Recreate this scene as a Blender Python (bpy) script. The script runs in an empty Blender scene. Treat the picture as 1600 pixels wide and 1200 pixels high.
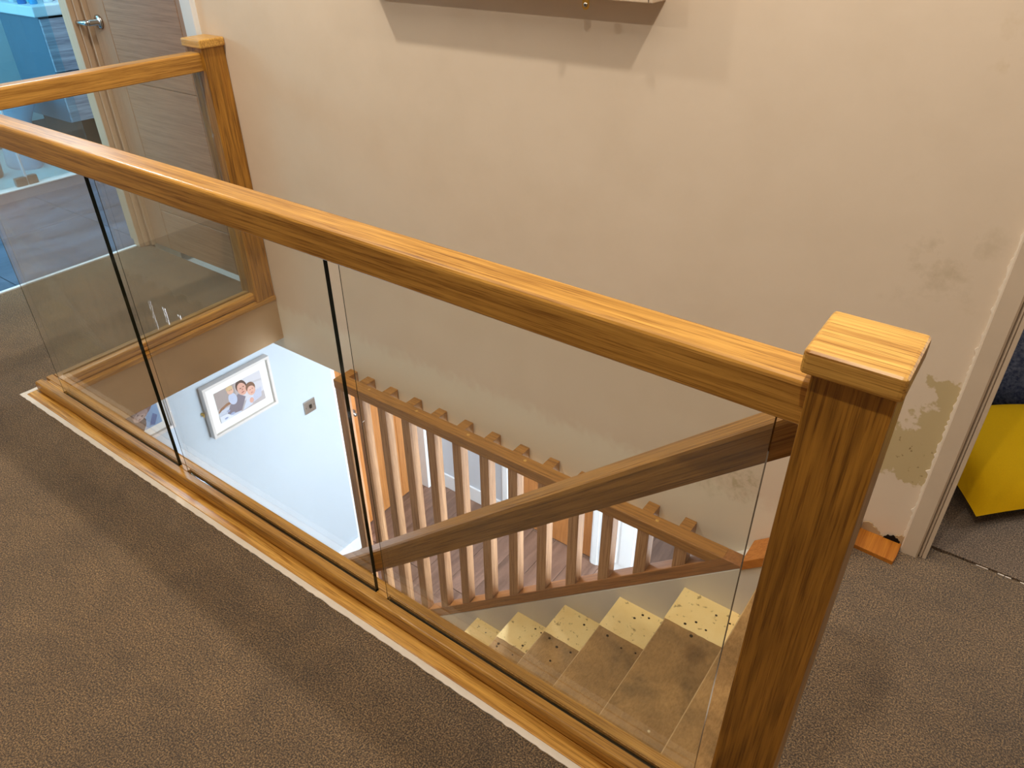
import bpy, bmesh, math, random
from mathutils import Vector, Matrix
random.seed(7)
C = bpy.context.scene.collection
sc = bpy.context.scene

# ------------------------------------------------------------------ camera
cam_d = bpy.data.cameras.new('camera'); cam = bpy.data.objects.new('camera', cam_d); C.objects.link(cam)
RX = Vector((0.8083321743288611, 0.5886797155968573, -0.0074356162877854915))
UP = Vector((-0.3201204134659828, 0.4500956396191595, 0.8336287159630409))
FW = Vector((-0.49408705389550955, 0.671468619996961, -0.5522751809851977))
CAM = Vector((.0905, -.765, 1.40))
m = Matrix.Identity(4)
for i in range(3):
    m[i][0] = RX[i]; m[i][1] = UP[i]; m[i][2] = -FW[i]; m[i][3] = CAM[i]
cam.matrix_world = m
cam_d.sensor_width = 36; cam_d.sensor_fit = 'HORIZONTAL'; cam_d.lens = 36 * 1159.795 / 1600
cam_d.clip_start = .02
sc.camera = cam

# ------------------------------------------------------------------ world, lights, exposure
w = bpy.data.worlds.new('world'); sc.world = w; w.use_nodes = True
w.node_tree.nodes['Background'].inputs[0].default_value = (.55, .72, 1, 1)
w.node_tree.nodes['Background'].inputs[1].default_value = .25
sc.view_settings.view_transform = 'Standard'; sc.view_settings.look = 'None'
sc.view_settings.gamma = 1; sc.view_settings.use_curve_mapping = False
sc.view_settings.exposure = -0.10
WARM = (1, .90, .76)
def light(name, kind, loc, rot, energy, col, **k):
    d = bpy.data.lights.new(name, kind); d.energy = energy; d.color = col
    for a, b in k.items(): setattr(d, a, b)
    o = bpy.data.objects.new(name, d); C.objects.link(o); o.location = loc; o.rotation_euler = rot
    return o
DOWN = [(-.12, .33), (-.12, -.65), (-1.95, .33), (-1.95, -.65)]
DOWN_W = [44, 46, 54, 48]
for (x, y), e in zip(DOWN, DOWN_W):
    light('downlight_lamp', 'SPOT', (x, y, 2.385), (0, 0, 0), e, WARM, spot_size=math.radians(165), spot_blend=1.0, shadow_soft_size=.028)
light('ceiling_fill_light', 'AREA', (-1.0, .25, 2.37), (0, 0, 0), 17, (1, .92, .80), shape='RECTANGLE', size=2.6, size_y=1.1)  # added overhead fill to lift the stairwell and soften shadows, not a fitting
# daylight: bathroom window, the hall's glazed front door and the window by the lower stair
light('bathroom_daylight', 'AREA', (-3.75, -.6, 1.55), (math.radians(78), 0, math.radians(28)), 42, (.50, .80, 1.0), shape='RECTANGLE', size=.9, size_y=1.1)
light('bathroom_fill_light', 'AREA', (-4.1, 1.1, 2.36), (0, math.radians(-25), 0), 36, (.62, .84, 1.0), shape='DISK', size=.5)  # added fill to brighten the vanity drawers, no actual ceiling lamp
light('shower_fill_light', 'AREA', (-5.5, -.5, 1.7), (math.radians(55), 0, math.radians(-20)), 34, (.45, .85, 1.0), shape='RECTANGLE', size=.8, size_y=.8)  # added fill aimed at the shower tray, not an actual window
light('hall_daylight', 'AREA', (1.3, 1.85, -1.2), (math.radians(90), 0, math.radians(92)), 220, (.80, .90, 1.0), shape='RECTANGLE', size=1.2, size_y=1.7)
light('downstairs_daylight', 'AREA', (-2.9, -2.3, -1.1), (math.radians(90), 0, 0), 30, (.66, .84, 1.0), shape='RECTANGLE', size=1.6, size_y=1.6)
light('hall_ceiling_lamp', 'AREA', (-1.6, 1.65, -.29), (0, 0, 0), 34, (.90, .95, 1.0), shape='DISK', size=.22)
light('side_room_daylight', 'AREA', (1.5, 2.3, 1.9), (math.radians(60), 0, math.radians(115)), 20, (.78, .88, 1.0), shape='RECTANGLE', size=1.0, size_y=1.0)

# ------------------------------------------------------------------ helpers
def lin(r, g, b):
    f = lambda c: (c/255/12.92) if c/255 <= .04045 else ((c/255+.055)/1.055)**2.4
    return (f(r), f(g), f(b), 1)
def mat(name, rough=.5, spec=.5, col=(.5,.5,.5,1), metal=0):
    M = bpy.data.materials.new(name); M.use_nodes = True
    nt = M.node_tree; b = nt.nodes['Principled BSDF']
    b.inputs['Base Color'].default_value = col; b.inputs['Roughness'].default_value = rough
    b.inputs['Specular IOR Level'].default_value = spec; b.inputs['Metallic'].default_value = metal
    return M, nt, b
def N(nt, t, **k):
    n = nt.nodes.new(t)
    for a, v in k.items():
        if a.startswith('i_'): n.inputs[a[2:].replace('_', ' ')].default_value = v
        else: setattr(n, a, v)
    return n
def L(nt, a, b): nt.links.new(a, b)
def pos(nt, scale=(1,1,1), rot=(0,0,0)):
    g = N(nt, 'ShaderNodeNewGeometry'); mp = N(nt, 'ShaderNodeMapping')
    mp.inputs['Scale'].default_value = scale; mp.inputs['Rotation'].default_value = rot
    L(nt, g.outputs['Position'], mp.inputs['Vector']); return mp.outputs[0]
def noise(nt, vec, scale, detail=4, rough=.55, dist=0):
    n = N(nt, 'ShaderNodeTexNoise'); n.inputs['Scale'].default_value = scale
    n.inputs['Detail'].default_value = detail; n.inputs['Roughness'].default_value = rough
    n.inputs['Distortion'].default_value = dist
    L(nt, vec, n.inputs['Vector']); return n.outputs['Fac']
def ramp(nt, fac, stops):
    r = N(nt, 'ShaderNodeValToRGB'); e = r.color_ramp.elements
    while len(e) < len(stops): e.new(.5)
    for q, (p, c) in zip(e, stops): q.position = p; q.color = c
    L(nt, fac, r.inputs['Fac']); return r.outputs['Color']
def mix(nt, fac, a, b, mode='MIX'):
    x = N(nt, 'ShaderNodeMix', data_type='RGBA', blend_type=mode)
    if isinstance(fac, (int, float)): x.inputs[0].default_value = fac
    else: L(nt, fac, x.inputs[0])
    for v, i in ((a, 6), (b, 7)):
        if isinstance(v, tuple): x.inputs[i].default_value = v
        else: L(nt, v, x.inputs[i])
    return x.outputs[2]
def math_(nt, op, a, b=None, clamp=False):
    x = N(nt, 'ShaderNodeMath', operation=op, use_clamp=clamp)
    for v, i in ((a, 0), (b, 1)):
        if v is None: continue
        if isinstance(v, (int, float)): x.inputs[i].default_value = v
        else: L(nt, v, x.inputs[i])
    return x.outputs[0]
def bump(nt, b, h, strength=.3, dist=.002):
    x = N(nt, 'ShaderNodeBump'); x.inputs['Strength'].default_value = strength; x.inputs['Distance'].default_value = dist
    L(nt, h, x.inputs['Height']); L(nt, x.outputs[0], b.inputs['Normal'])

def oak(name, axis, light_c, dark_c, rough=.38, streak=1.0, seed=0, cathedral=0, slope=0):
    """straight-grained timber: noise drawn out along the grain axis"""
    M, nt, b = mat(name, rough, .5)
    s = [1, 1, 1]; s[axis] = .022
    rot = (0, slope, 0)
    g = N(nt, 'ShaderNodeNewGeometry')
    mp0 = N(nt, 'ShaderNodeMapping'); mp0.inputs['Rotation'].default_value = rot; mp0.inputs['Location'].default_value = (seed*1.7, seed*.9, seed*2.3)
    L(nt, g.outputs['Position'], mp0.inputs['Vector'])
    mp = N(nt, 'ShaderNodeMapping'); mp.inputs['Scale'].default_value = s
    L(nt, mp0.outputs[0], mp.inputs['Vector']); v = mp.outputs[0]
    fine = noise(nt, v, 420, 4, .65)
    mid = noise(nt, v, 130, 5, .65, .3)
    s2 = [1,1,1]; s2[axis] = .085
    mp2 = N(nt, 'ShaderNodeMapping'); mp2.inputs['Scale'].default_value = s2
    L(nt, mp0.outputs[0], mp2.inputs['Vector'])
    big = noise(nt, mp2.outputs[0], 17, 3, .55, .3)
    # growth rings
    wv = N(nt, 'ShaderNodeMath', operation='SINE')
    ring = math_(nt, 'MULTIPLY', big, 42 if cathedral else 30)
    L(nt, ring, wv.inputs[0])
    ringv = math_(nt, 'MULTIPLY_ADD', wv.outputs[0], .5); nt.nodes[-1].inputs[2].default_value = .5
    f = math_(nt, 'ADD', math_(nt, 'MULTIPLY', math_(nt, 'ADD', math_(nt, 'MULTIPLY', math_(nt, 'SUBTRACT', mid, .5), 1.6), .5), .55), math_(nt, 'MULTIPLY', ringv, .22 if cathedral else .05))
    f = math_(nt, 'ADD', f, math_(nt, 'MULTIPLY', fine, .34))
    col = ramp(nt, f, [(.26, dark_c), (.50, tuple((a*.45+c*.55) for a, c in zip(dark_c, light_c))), (.76, light_c)])
    pores = ramp(nt, fine, [(.37, (.56, .47, .38, 1)), (.47, (1, 1, 1, 1))])
    col = mix(nt, .75*streak, col, pores, 'MULTIPLY')
    if cathedral:
        s3 = [1,1,1]; s3[axis] = .12
        mp3 = N(nt, 'ShaderNodeMapping'); mp3.inputs['Scale'].default_value = s3; mp3.inputs['Location'].default_value = (4.3, 1.1, 0)
        L(nt, mp0.outputs[0], mp3.inputs['Vector'])
        kn = noise(nt, mp3.outputs[0], 19, 2, .5, .8)
        col = mix(nt, 1.0, col, ramp(nt, kn, [(.60, (1,1,1,1)), (.74, (.66,.52,.40,1))]), 'MULTIPLY')
    L(nt, col, b.inputs['Base Color'])
    bump(nt, b, fine, .12, .0008)
    b.inputs['Roughness'].default_value = rough
    return M

OL, OD = lin(222, 168, 80), lin(134, 86, 24)
M_oak_x = oak('oak_grain_along', 0, OL, OD, .30)
M_oak_y = oak('oak_grain_across', 1, OL, OD, .34, seed=2)
M_oak_z = oak('oak_post', 2, lin(186, 132, 50), lin(112, 72, 17), .33, seed=5, cathedral=1)
M_oak_cap = oak('oak_cap', 0, lin(246, 198, 106), lin(160, 106, 36), .32, seed=9)
M_oak_rake = oak('oak_raking', 0, lin(192, 140, 66), lin(110, 70, 20), .38, seed=3, slope=math.atan(.893))
M_oak_fig = oak('oak_figured_strip', 0, lin(240, 184, 90), lin(162, 102, 30), .25, seed=11, cathedral=1)
M_oak_scr = oak('screen_oak', 0, lin(190, 134, 62), lin(124, 80, 28), .45, seed=4)
M_bal = oak('baluster_oak', 2, lin(204, 158, 114), lin(138, 94, 56), .5, seed=6)
M_door = oak('door_oak_veneer', 0, lin(188, 146, 112), lin(146, 106, 76), .42, streak=.35, seed=7)
M_doorv = oak('door_oak_stile', 2, lin(178, 138, 106), lin(164, 124, 94), .42, streak=.3, seed=8)
M_hdoor = oak('hall_door_oak', 2, lin(206, 140, 78), lin(160, 98, 44), .4, streak=.4, seed=12)
M_pine = oak('pale_pine', 2, lin(204, 178, 150), lin(190, 163, 135), .55, streak=.3, seed=10)
M_pine2 = oak('skirting_pine', 0, lin(204, 134, 60), lin(160, 92, 30), .4, streak=.5, seed=13)

def paint(name, col, rough=.6, bumpy=.06, mott=.04, scale=6):
    M, nt, b = mat(name, rough, .35)
    v = pos(nt)
    n = noise(nt, v, scale, 5, .6)
    c = mix(nt, math_(nt, 'MULTIPLY', n, 1.0), tuple(x*(1-mott*2) for x in col[:3])+(1,), tuple(min(1, x*(1+mott)) for x in col[:3])+(1,))
    L(nt, c, b.inputs['Base Color'])
    if bumpy: bump(nt, b, noise(nt, v, 60, 4, .6), bumpy, .004)
    return M
M_white = paint('white_gloss', lin(232, 222, 205), .4, .03)
M_white_old = paint('old_gloss_paint', lin(218, 200, 178), .38, .10, .05, 10)
M_white_clean = paint('white_paint', lin(232, 238, 244), .45, .02)
M_blue = paint('pale_blue_wall', lin(186, 199, 211), .7, .05, .03, 3)
M_greyblue = paint('grey_blue_wall', lin(200, 210, 222), .7, .03)
M_string = paint('grey_white_stair_wall', lin(222, 215, 204), .65, .12, .06, 9)
M_tan = paint('tan_apron', lin(186, 156, 120), .6, .1, .06, 12)
M_ceil = paint('ceiling_white', lin(236, 230, 220), .8, 0)
M_trimw = paint('plaster_edge', lin(240, 228, 212), .6, .3, .05, 40)
M_dark = mat('dark_gap', .8, .2, lin(22, 16, 12))[0]
M_black = mat('shadow_gap', .9, .1, lin(30, 26, 24))[0]
M_chrome = mat('brushed_chrome', .22, .5, lin(190, 190, 190), 1)[0]
M_brass = mat('brass', .28, .5, lin(214, 176, 92), 1)[0]
M_steel = mat('satin_steel', .38, .5, lin(168, 162, 154), 1)[0]

# cream plaster with old filler patches and scuffs
def cream():
    M, nt, b = mat('cream_plaster', .62, .35)
    v = pos(nt)
    g = N(nt, 'ShaderNodeSeparateXYZ'); L(nt, v, g.inputs[0])
    n1 = noise(nt, v, 1.6, 4, .55); n2 = noise(nt, v, 7, 5, .6)
    base = mix(nt, n1, lin(224, 206, 184), lin(231, 214, 193))
    base = mix(nt, .16, base, ramp(nt, n2, [(.3, lin(214, 195, 170)), (.6, lin(236, 219, 198))]))
    warp = math_(nt, 'MULTIPLY', math_(nt, 'SUBTRACT', noise(nt, v, 16, 4, .6), .5), .16)
    warp2 = math_(nt, 'MULTIPLY', math_(nt, 'SUBTRACT', noise(nt, pos(nt, (1.3, 1, 1)), 23, 4, .6), .5), .13)
    X = math_(nt, 'ADD', g.outputs[0], warp); Z = math_(nt, 'ADD', g.outputs[2], warp2)
    def box(x0, x1, z0, z1, s=.008):
        cx, hx, cz, hz = (x0+x1)/2, (x1-x0)/2, (z0+z1)/2, (z1-z0)/2
        dx = math_(nt, 'SUBTRACT', hx, math_(nt, 'ABSOLUTE', math_(nt, 'SUBTRACT', X, cx)))
        dz = math_(nt, 'SUBTRACT', hz, math_(nt, 'ABSOLUTE', math_(nt, 'SUBTRACT', Z, cz)))
        return math_(nt, 'DIVIDE', math_(nt, 'MINIMUM', dx, dz), s, True)
    olive = lin(196, 176, 128)
    patches = [box(.028, .10, .25, .50), box(-.06, .10, .235, .345), box(-.02, .09, .20, .26),
               box(-.50, -.30, -.10, -.02, .03), box(-.42, -.28, -.04, .05, .03)]
    f = patches[0]
    for p in patches[1:3]: f = math_(nt, 'MAXIMUM', f, p)
    base = mix(nt, math_(nt, 'MULTIPLY', f, .85), base, olive)
    f2 = math_(nt, 'MAXIMUM', patches[3], patches[4])
    fl = ramp(nt, noise(nt, v, 30, 4, .7), [(.46, (0,0,0,1)), (.6, (1,1,1,1))])
    base = mix(nt, math_(nt, 'MULTIPLY', f2, math_(nt, 'MULTIPLY', fl, .7)), base, lin(186, 170, 132))
    # soft grubby marks right-hand side and near the newel
    f3 = box(-.15, .09, .62, .92, .12)
    fl3 = ramp(nt, noise(nt, v, 14, 5, .65), [(.50, (0,0,0,1)), (.66, (1,1,1,1))])
    base = mix(nt, math_(nt, 'MULTIPLY', f3, math_(nt, 'MULTIPLY', fl3, .55)), base, lin(190, 172, 142))
    f4 = box(-.06, .12, 1.02, 1.22, .04)
    base = mix(nt, math_(nt, 'MULTIPLY', f4, math_(nt, 'MULTIPLY', fl3, .5)), base, lin(196, 172, 130))
    # dirt specks in the filler
    sp = ramp(nt, noise(nt, v, 75, 3, .6), [(.63, (0,0,0,1)), (.69, (1,1,1,1))])
    f5 = box(-.02, .10, .20, .34, .03)
    base = mix(nt, math_(nt, 'MULTIPLY', f5, math_(nt, 'MULTIPLY', sp, .8)), base, lin(120, 92, 58))
    # paler below landing level: extra brightness put into the wall colour
    low = math_(nt, 'DIVIDE', math_(nt, 'SUBTRACT', -.02, Z), .05, True)
    base = mix(nt, math_(nt, 'MULTIPLY', low, .7), base, lin(238, 230, 210))
    ck = math_(nt, 'ABSOLUTE', math_(nt, 'ADD', g.outputs[2], math_(nt, 'MULTIPLY_ADD', warp, .12))); nt.nodes[-2].inputs[2].default_value = .025
    cm = ramp(nt, ck, [(0, (.80,.77,.72,1)), (.0022, (1,1,1,1))])
    base = mix(nt, math_(nt, 'LESS_THAN', g.outputs[0], -.9), base, mix(nt, 1, base, cm, 'MULTIPLY'))
    L(nt, base, b.inputs['Base Color'])
    h = math_(nt, 'ADD', noise(nt, v, 9, 4, .5), math_(nt, 'MULTIPLY', noise(nt, v, 70, 4, .6), .16))
    bump(nt, b, h, .22, .006)
    return M
M_cream = cream()

def carpet(name, a, bcol):
    M, nt, b = mat(name, 1.0, .05)
    v = pos(nt)
    n = noise(nt, v, 290, 3, .8); n2 = noise(nt, v, 3.2, 4, .6); n3 = noise(nt, v, 110, 2, .6)
    c = ramp(nt, n, [(.40, tuple(x*.22 for x in a[:3])+(1,)), (.5, a), (.60, bcol)])
    c = mix(nt, 1.0, c, ramp(nt, n2, [(.32, (.78, .77, .76, 1)), (.62, (1.08, 1.08, 1.08, 1))]), 'MULTIPLY')
    n4 = noise(nt, pos(nt, (1, 1.5, 1)), 11, 4, .6, .8)
    c = mix(nt, 1.0, c, ramp(nt, n4, [(.30, (.80, .79, .78, 1)), (.5, (1, 1, 1, 1)), (.70, (1.10, 1.09, 1.08, 1))]), 'MULTIPLY')
    c = mix(nt, 1.0, c, ramp(nt, n3, [(.3, (.85, .84, .83, 1)), (.7, (1.1, 1.1, 1.1, 1))]), 'MULTIPLY')
    L(nt, c, b.inputs['Base Color'])
    b.inputs['Sheen Weight'].default_value = .25; b.inputs['Sheen Roughness'].default_value = .6
    bump(nt, b, n, .9, .006)
    return M
M_carpet = carpet('brown_twist_carpet', lin(108, 82, 52), lin(184, 150, 104))
M_carpet2 = carpet('room_carpet', lin(118, 94, 70), lin(186, 156, 122))

def glass(name, tint, rough=.0, ior=1.5, haze=.02, hz_col=(.8,.8,.8,1)):
    """clear sheet: transparent body + Fresnel gloss on each face + a trace of dust"""
    M = bpy.data.materials.new(name); M.use_nodes = True; nt = M.node_tree
    nt.nodes.remove(nt.nodes['Principled BSDF']); out = nt.nodes['Material Output']
    t = N(nt, 'ShaderNodeBsdfTransparent'); t.inputs[0].default_value = tint
    gl = N(nt, 'ShaderNodeBsdfGlossy'); gl.inputs['Roughness'].default_value = rough; gl.inputs[0].default_value = (1,1,1,1)
    # Schlick reflectance, the same seen from either side of the sheet
    gm = N(nt, 'ShaderNodeNewGeometry'); dt = N(nt, 'ShaderNodeVectorMath', operation='DOT_PRODUCT')
    L(nt, gm.outputs['Incoming'], dt.inputs[0]); L(nt, gm.outputs['Normal'], dt.inputs[1])
    f0 = ((ior-1)/(ior+1))**2
    pw = math_(nt, 'POWER', math_(nt, 'SUBTRACT', 1.0, math_(nt, 'ABSOLUTE', dt.outputs['Value'])), 5.0)
    fr = math_(nt, 'ADD', math_(nt, 'MULTIPLY', pw, 1-f0), f0)
    d = N(nt, 'ShaderNodeBsdfDiffuse'); d.inputs[0].default_value = hz_col
    m0 = N(nt, 'ShaderNodeMixShader')
    v = pos(nt, (1, 1, .25))
    hz = math_(nt, 'MULTIPLY', noise(nt, v, 5, 4, .6), haze*2)
    L(nt, hz, m0.inputs[0]); L(nt, t.outputs[0], m0.inputs[1]); L(nt, d.outputs[0], m0.inputs[2])
    m1 = N(nt, 'ShaderNodeMixShader'); L(nt, fr, m1.inputs[0])
    L(nt, m0.outputs[0], m1.inputs[1]); L(nt, gl.outputs[0], m1.inputs[2]); L(nt, m1.outputs[0], out.inputs[0])
    return M
M_glass = glass('clear_toughened_glass', (.975, .985, .975, 1), haze=.026, hz_col=(.86,.88,.78,1))  # haze is dust plus a pale veil standing in for reflected light
M_gedge = mat('glass_edge_dark_green', .08, .5, lin(6, 22, 18))[0]
M_shglass = glass('shower_glass', (.74, .90, .95, 1), haze=.03, hz_col=(.5,.75,.9,1))

# ---------- geometry helpers: everything is modelled in world metres
def B(): return bmesh.new()
def box(bm, x0, x1, y0, y1, z0, z1, bev=0, seg=2, mi=0):
    vs = [bm.verts.new((x, y, z)) for x in (x0, x1) for y in (y0, y1) for z in (z0, z1)]
    q = [(0,1,3,2), (4,6,7,5), (0,4,5,1), (2,3,7,6), (0,2,6,4), (1,5,7,3)]
    fs = [bm.faces.new([vs[i] for i in f]) for f in q]
    for f in fs: f.material_index = mi
    if bev:
        es = list({e for f in fs for e in f.edges})
        bmesh.ops.bevel(bm, geom=es, offset=bev, segments=seg, profile=.6, affect='EDGES')
    return fs
def prism(bm, pts, axis, a, b, bev=0, mi=0):
    """closed outline pts (2D) extruded along axis from a to b"""
    def P(p, t):
        if axis == 0: return (t, p[0], p[1])
        if axis == 1: return (p[0], t, p[1])
        return (p[0], p[1], t)
    v0 = [bm.verts.new(P(p, a)) for p in pts]; v1 = [bm.verts.new(P(p, b)) for p in pts]
    n = len(pts); fs = [bm.faces.new(v0), bm.faces.new(v1[::-1])]
    for i in range(n): fs.append(bm.faces.new((v0[i], v1[i], v1[(i+1) % n], v0[(i+1) % n])))
    bmesh.ops.recalc_face_normals(bm, faces=fs)
    for f in fs: f.material_index = mi
    if bev:
        es = list({e for f in fs for e in f.edges})
        bmesh.ops.bevel(bm, geom=es, offset=bev, segments=2, profile=.6, affect='EDGES')
    return fs
def lathe(bm, c, prof, seg=20, mi=0, axis=2):
    rings = []
    for r, h in prof:
        ring = []
        for i in range(seg):
            t = 2*math.pi*i/seg; u, v = r*math.cos(t), r*math.sin(t)
            p = {2: (c[0]+u, c[1]+v, c[2]+h), 1: (c[0]+u, c[1]+h, c[2]+v), 0: (c[0]+h, c[1]+u, c[2]+v)}[axis]
            ring.append(bm.verts.new(p))
        rings.append(ring)
    fs = []
    for a, b_ in zip(rings, rings[1:]):
        for i in range(seg): fs.append(bm.faces.new((a[i], a[(i+1) % seg], b_[(i+1) % seg], b_[i])))
    fs.append(bm.faces.new(rings[0][::-1])); fs.append(bm.faces.new(rings[-1]))
    bmesh.ops.recalc_face_normals(bm, faces=fs)
    for f in fs: f.material_index = mi; f.smooth = True
    return fs
def tube(bm, pts, r, seg=10):
    rings = []
    for i, p in enumerate(pts):
        p = Vector(p); a = Vector(pts[max(0, i-1)]); c = Vector(pts[min(len(pts)-1, i+1)])
        d = (c-a).normalized(); u = d.orthogonal().normalized() if i == 0 else (pu - d*pu.dot(d)).normalized()
        pu = u; v = d.cross(u); rr = r[i] if isinstance(r, (list, tuple)) else r
        rings.append([bm.verts.new(p + u*rr*math.cos(2*math.pi*k/seg) + v*rr*math.sin(2*math.pi*k/seg)) for k in range(seg)])
    fs = []
    for a, b_ in zip(rings, rings[1:]):
        for i in range(seg): fs.append(bm.faces.new((a[i], a[(i+1) % seg], b_[(i+1) % seg], b_[i])))
    fs.append(bm.faces.new(rings[0][::-1])); fs.append(bm.faces.new(rings[-1]))
    bmesh.ops.recalc_face_normals(bm, faces=fs)
    for f in fs: f.smooth = True
def wloc(o):
    v = Vector((0, 0, 0))
    while o: v += o.location; o = o.parent
    return v
def obj(name, bm, m, parent=None, at=None):
    me = bpy.data.meshes.new(name)
    base = wloc(parent) if parent else Vector((0, 0, 0))
    here = Vector(at) if at else base
    bmesh.ops.translate(bm, verts=bm.verts, vec=-here)
    bm.to_mesh(me); bm.free()
    for x in (m if isinstance(m, (list, tuple)) else [m]): me.materials.append(x)
    o = bpy.data.objects.new(name, me); C.objects.link(o)
    o.location = here - base
    if parent: o.parent = parent
    return o
def thing(name, label, cat, loc, group=None):
    o = bpy.data.objects.new(name, None); C.objects.link(o); o.location = loc; o.empty_display_size = .05
    o['label'] = label; o['category'] = cat
    if group: o['group'] = group
    return o
def tag(o, label, cat, group=None):
    o['label'] = label; o['category'] = cat
    if group: o['group'] = group
    return o
def struct(name, bm, m, label=None, cat=None, parent=None, at=None):
    o = obj(name, bm, m, parent, at)
    if parent is None:
        o['kind'] = 'structure'
        if label: o['label'] = label
        if cat: o['category'] = cat
    return o

W = .905          # face of the cream wall
ZF = -2.45        # hall floor
XS = -2.41        # centre line of the short balustrade

# ------------------------------------------------------------------ landing floor (carpet)
def ragged(x0, x1, y, n, amp, rnd):
    return [(x0+(x1-x0)*i/n, y + rnd.uniform(-amp, amp)) for i in range(n+1)]
rnd = random.Random(3)
bm = B()
# front field, its inner edge slightly frayed against the plaster strip
edge = [(x, y-.0035*math.sin(x*9)-.001) for x, y in ragged(-2.475, -.02, -.075, 260, .0016, rnd)]
pts = [(-3.34, -2.6), (1.9, -2.6), (1.9, .945)] + [(x, .945 + rnd.uniform(-.003, .003)) for x in [1.9-(1.9-.145)*i/60 for i in range(1, 61)]] + [(.145, .905), (-.02, .905), (-.02, -.05)] + edge[::-1] + [(-2.475, .905), (-3.34, .905)]
prism(bm, pts, 2, -.012, 0)
struct('floor', bm, M_carpet, 'brown twist-pile carpet of the upstairs landing', 'carpet')
bm = B()  # the joist deck below the carpet, with the stair opening left out
for a in ((-3.44, -2.46, -2.6, .905), (-2.46, -.02, -2.6, -.03), (-.02, 1.9, -2.6, .905)):
    box(bm, a[0], a[1], a[2], a[3], -.20, -.012)
struct('floor_deck', bm, M_ceil, 'white ceiling side of the landing floor around the stairwell', 'floor')
bm = B(); box(bm, .0895, 1.9, .955, 2.9, -.012, 0); struct('floor_side_room', bm, M_carpet2, 'brown carpet of the room beyond the right doorway', 'carpet')
bm = B(); box(bm, .145, 1.9, .935, .975, -.03, -.012); struct('floor_gap', bm, M_black, 'dark joint between the two carpets in the right doorway', 'gap')
bm = B(); rnd = random.Random(8)
for k in range(26):
    if rnd.random() < .8: x = .255 + .016*k; box(bm, x, x+rnd.uniform(.010, .016), .950, .9535+rnd.uniform(0, .001), -.012, -.003)
struct('trim_1', bm, M_trimw, 'pale strip showing in the carpet joint of the right doorway', 'threshold')
bm = B(); box(bm, -6.2, -3.34, -.8, 2.9, -.03, -.003)
def tiles():
    M, nt, b = mat('blue_grey_stone_tile', .35, .5)
    v = pos(nt, (1, .35, 1))
    c = ramp(nt, noise(nt, v, 7, 6, .65, .4), [(.33, lin(56, 72, 92)), (.55, lin(80, 97, 120)), (.75, lin(102, 118, 142))])
    L(nt, c, b.inputs['Base Color']); return M
M_tile = tiles()
struct('floor_bathroom', bm, M_dark, 'dark grout bed under the bathroom tiles', 'floor')
bm0 = B(); box(bm0, -.2985, .2985, -.2985, .2985, -.004, 0, .0015, 1)
tile0 = None
bathfl = bpy.data.objects['floor_bathroom']
for i in range(3):
    for j in range(3):
        if tile0 is None:
            tile0 = obj('tile', bm0, M_tile, bathfl); o = tile0
        else:
            o = tile0.copy(); C.objects.link(o)
        o.location = (-3.645 - .6*i, .02 + .6*j, 0)
bm = B(); box(bm, -3.345, -3.325, .0, .862, -.004, .006, .002)
struct('trim_2', bm, M_white_clean, 'pale threshold bar between landing carpet and bathroom tiles', 'threshold')

# ------------------------------------------------------------------ walls upstairs
T = .14
bm = B()
box(bm, -3.44, -3.29, .93, W+T, -.20, 2.4)
box(bm, -3.29, -2.53, W, W+T, 2.0, 2.4)
box(bm, -2.485, .0895, W, W+.095, -.26, 2.4)
box(bm, -2.485, -2.53, W, W+T, -.20, 2.4)
box(bm, .0895, .95, W, W+T, 2.05, 2.4)
box(bm, .95, 1.9, W, W+T, 0, 2.4)
# below the landing to the right of the screen the same face runs down
box(bm, -.26, .0895, W, W+T, ZF, -.26)
wall = struct('wall_back', bm, M_cream, 'cream plastered stairwell wall with old filler patches', 'wall')
bm = B(); box(bm, -3.44, -3.34, .93, 1.0, 0, 2.4); box(bm, -3.44, -3.34, -.05, .93, 2.02, 2.4); box(bm, -3.44, -3.34, -2.6, -.05, 0, 2.4)
struct('wall_left', bm, M_cream, 'cream wall holding the bathroom doorway', 'wall')
bm = B(); box(bm, -6.2, 2.0, -2.7, -2.6, ZF, 2.4); struct('wall_front', bm, M_cream, 'cream wall behind the viewer', 'wall')
bm = B(); box(bm, 1.9, 2.0, -2.6, 3.0, -.2, 2.4); struct('wall_right', bm, M_cream, 'cream wall at the right end of the landing', 'wall')
bm = B(); box(bm, -6.2, 2.0, -2.7, 3.0, 2.4, 2.5); ceil = struct('ceiling', bm, M_ceil, 'white landing ceiling', 'ceiling')
M_lamp = mat('downlight_ring', .4, .5, lin(235, 235, 230))[0]
for x, y in DOWN:
    t = thing('ceiling_downlight', 'round white recessed downlight %s' % {(-.12, .33): 'over the top stair by the nearest newel post', (-.12, -.65): 'over the landing carpet near the nearest newel post', (-1.95, .33): 'over the stairwell near the short balustrade', (-1.95, -.65): 'over the landing carpet near the bathroom end'}[(x, y)], 'ceiling light', (x, y, 2.4), 'landing downlights')
    bm = B(); lathe(bm, (x, y, 2.4), [(.045, 0), (.045, -.006), (.036, -.010), (.036, 0)], 28); obj('ring', bm, M_lamp, t)
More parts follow.
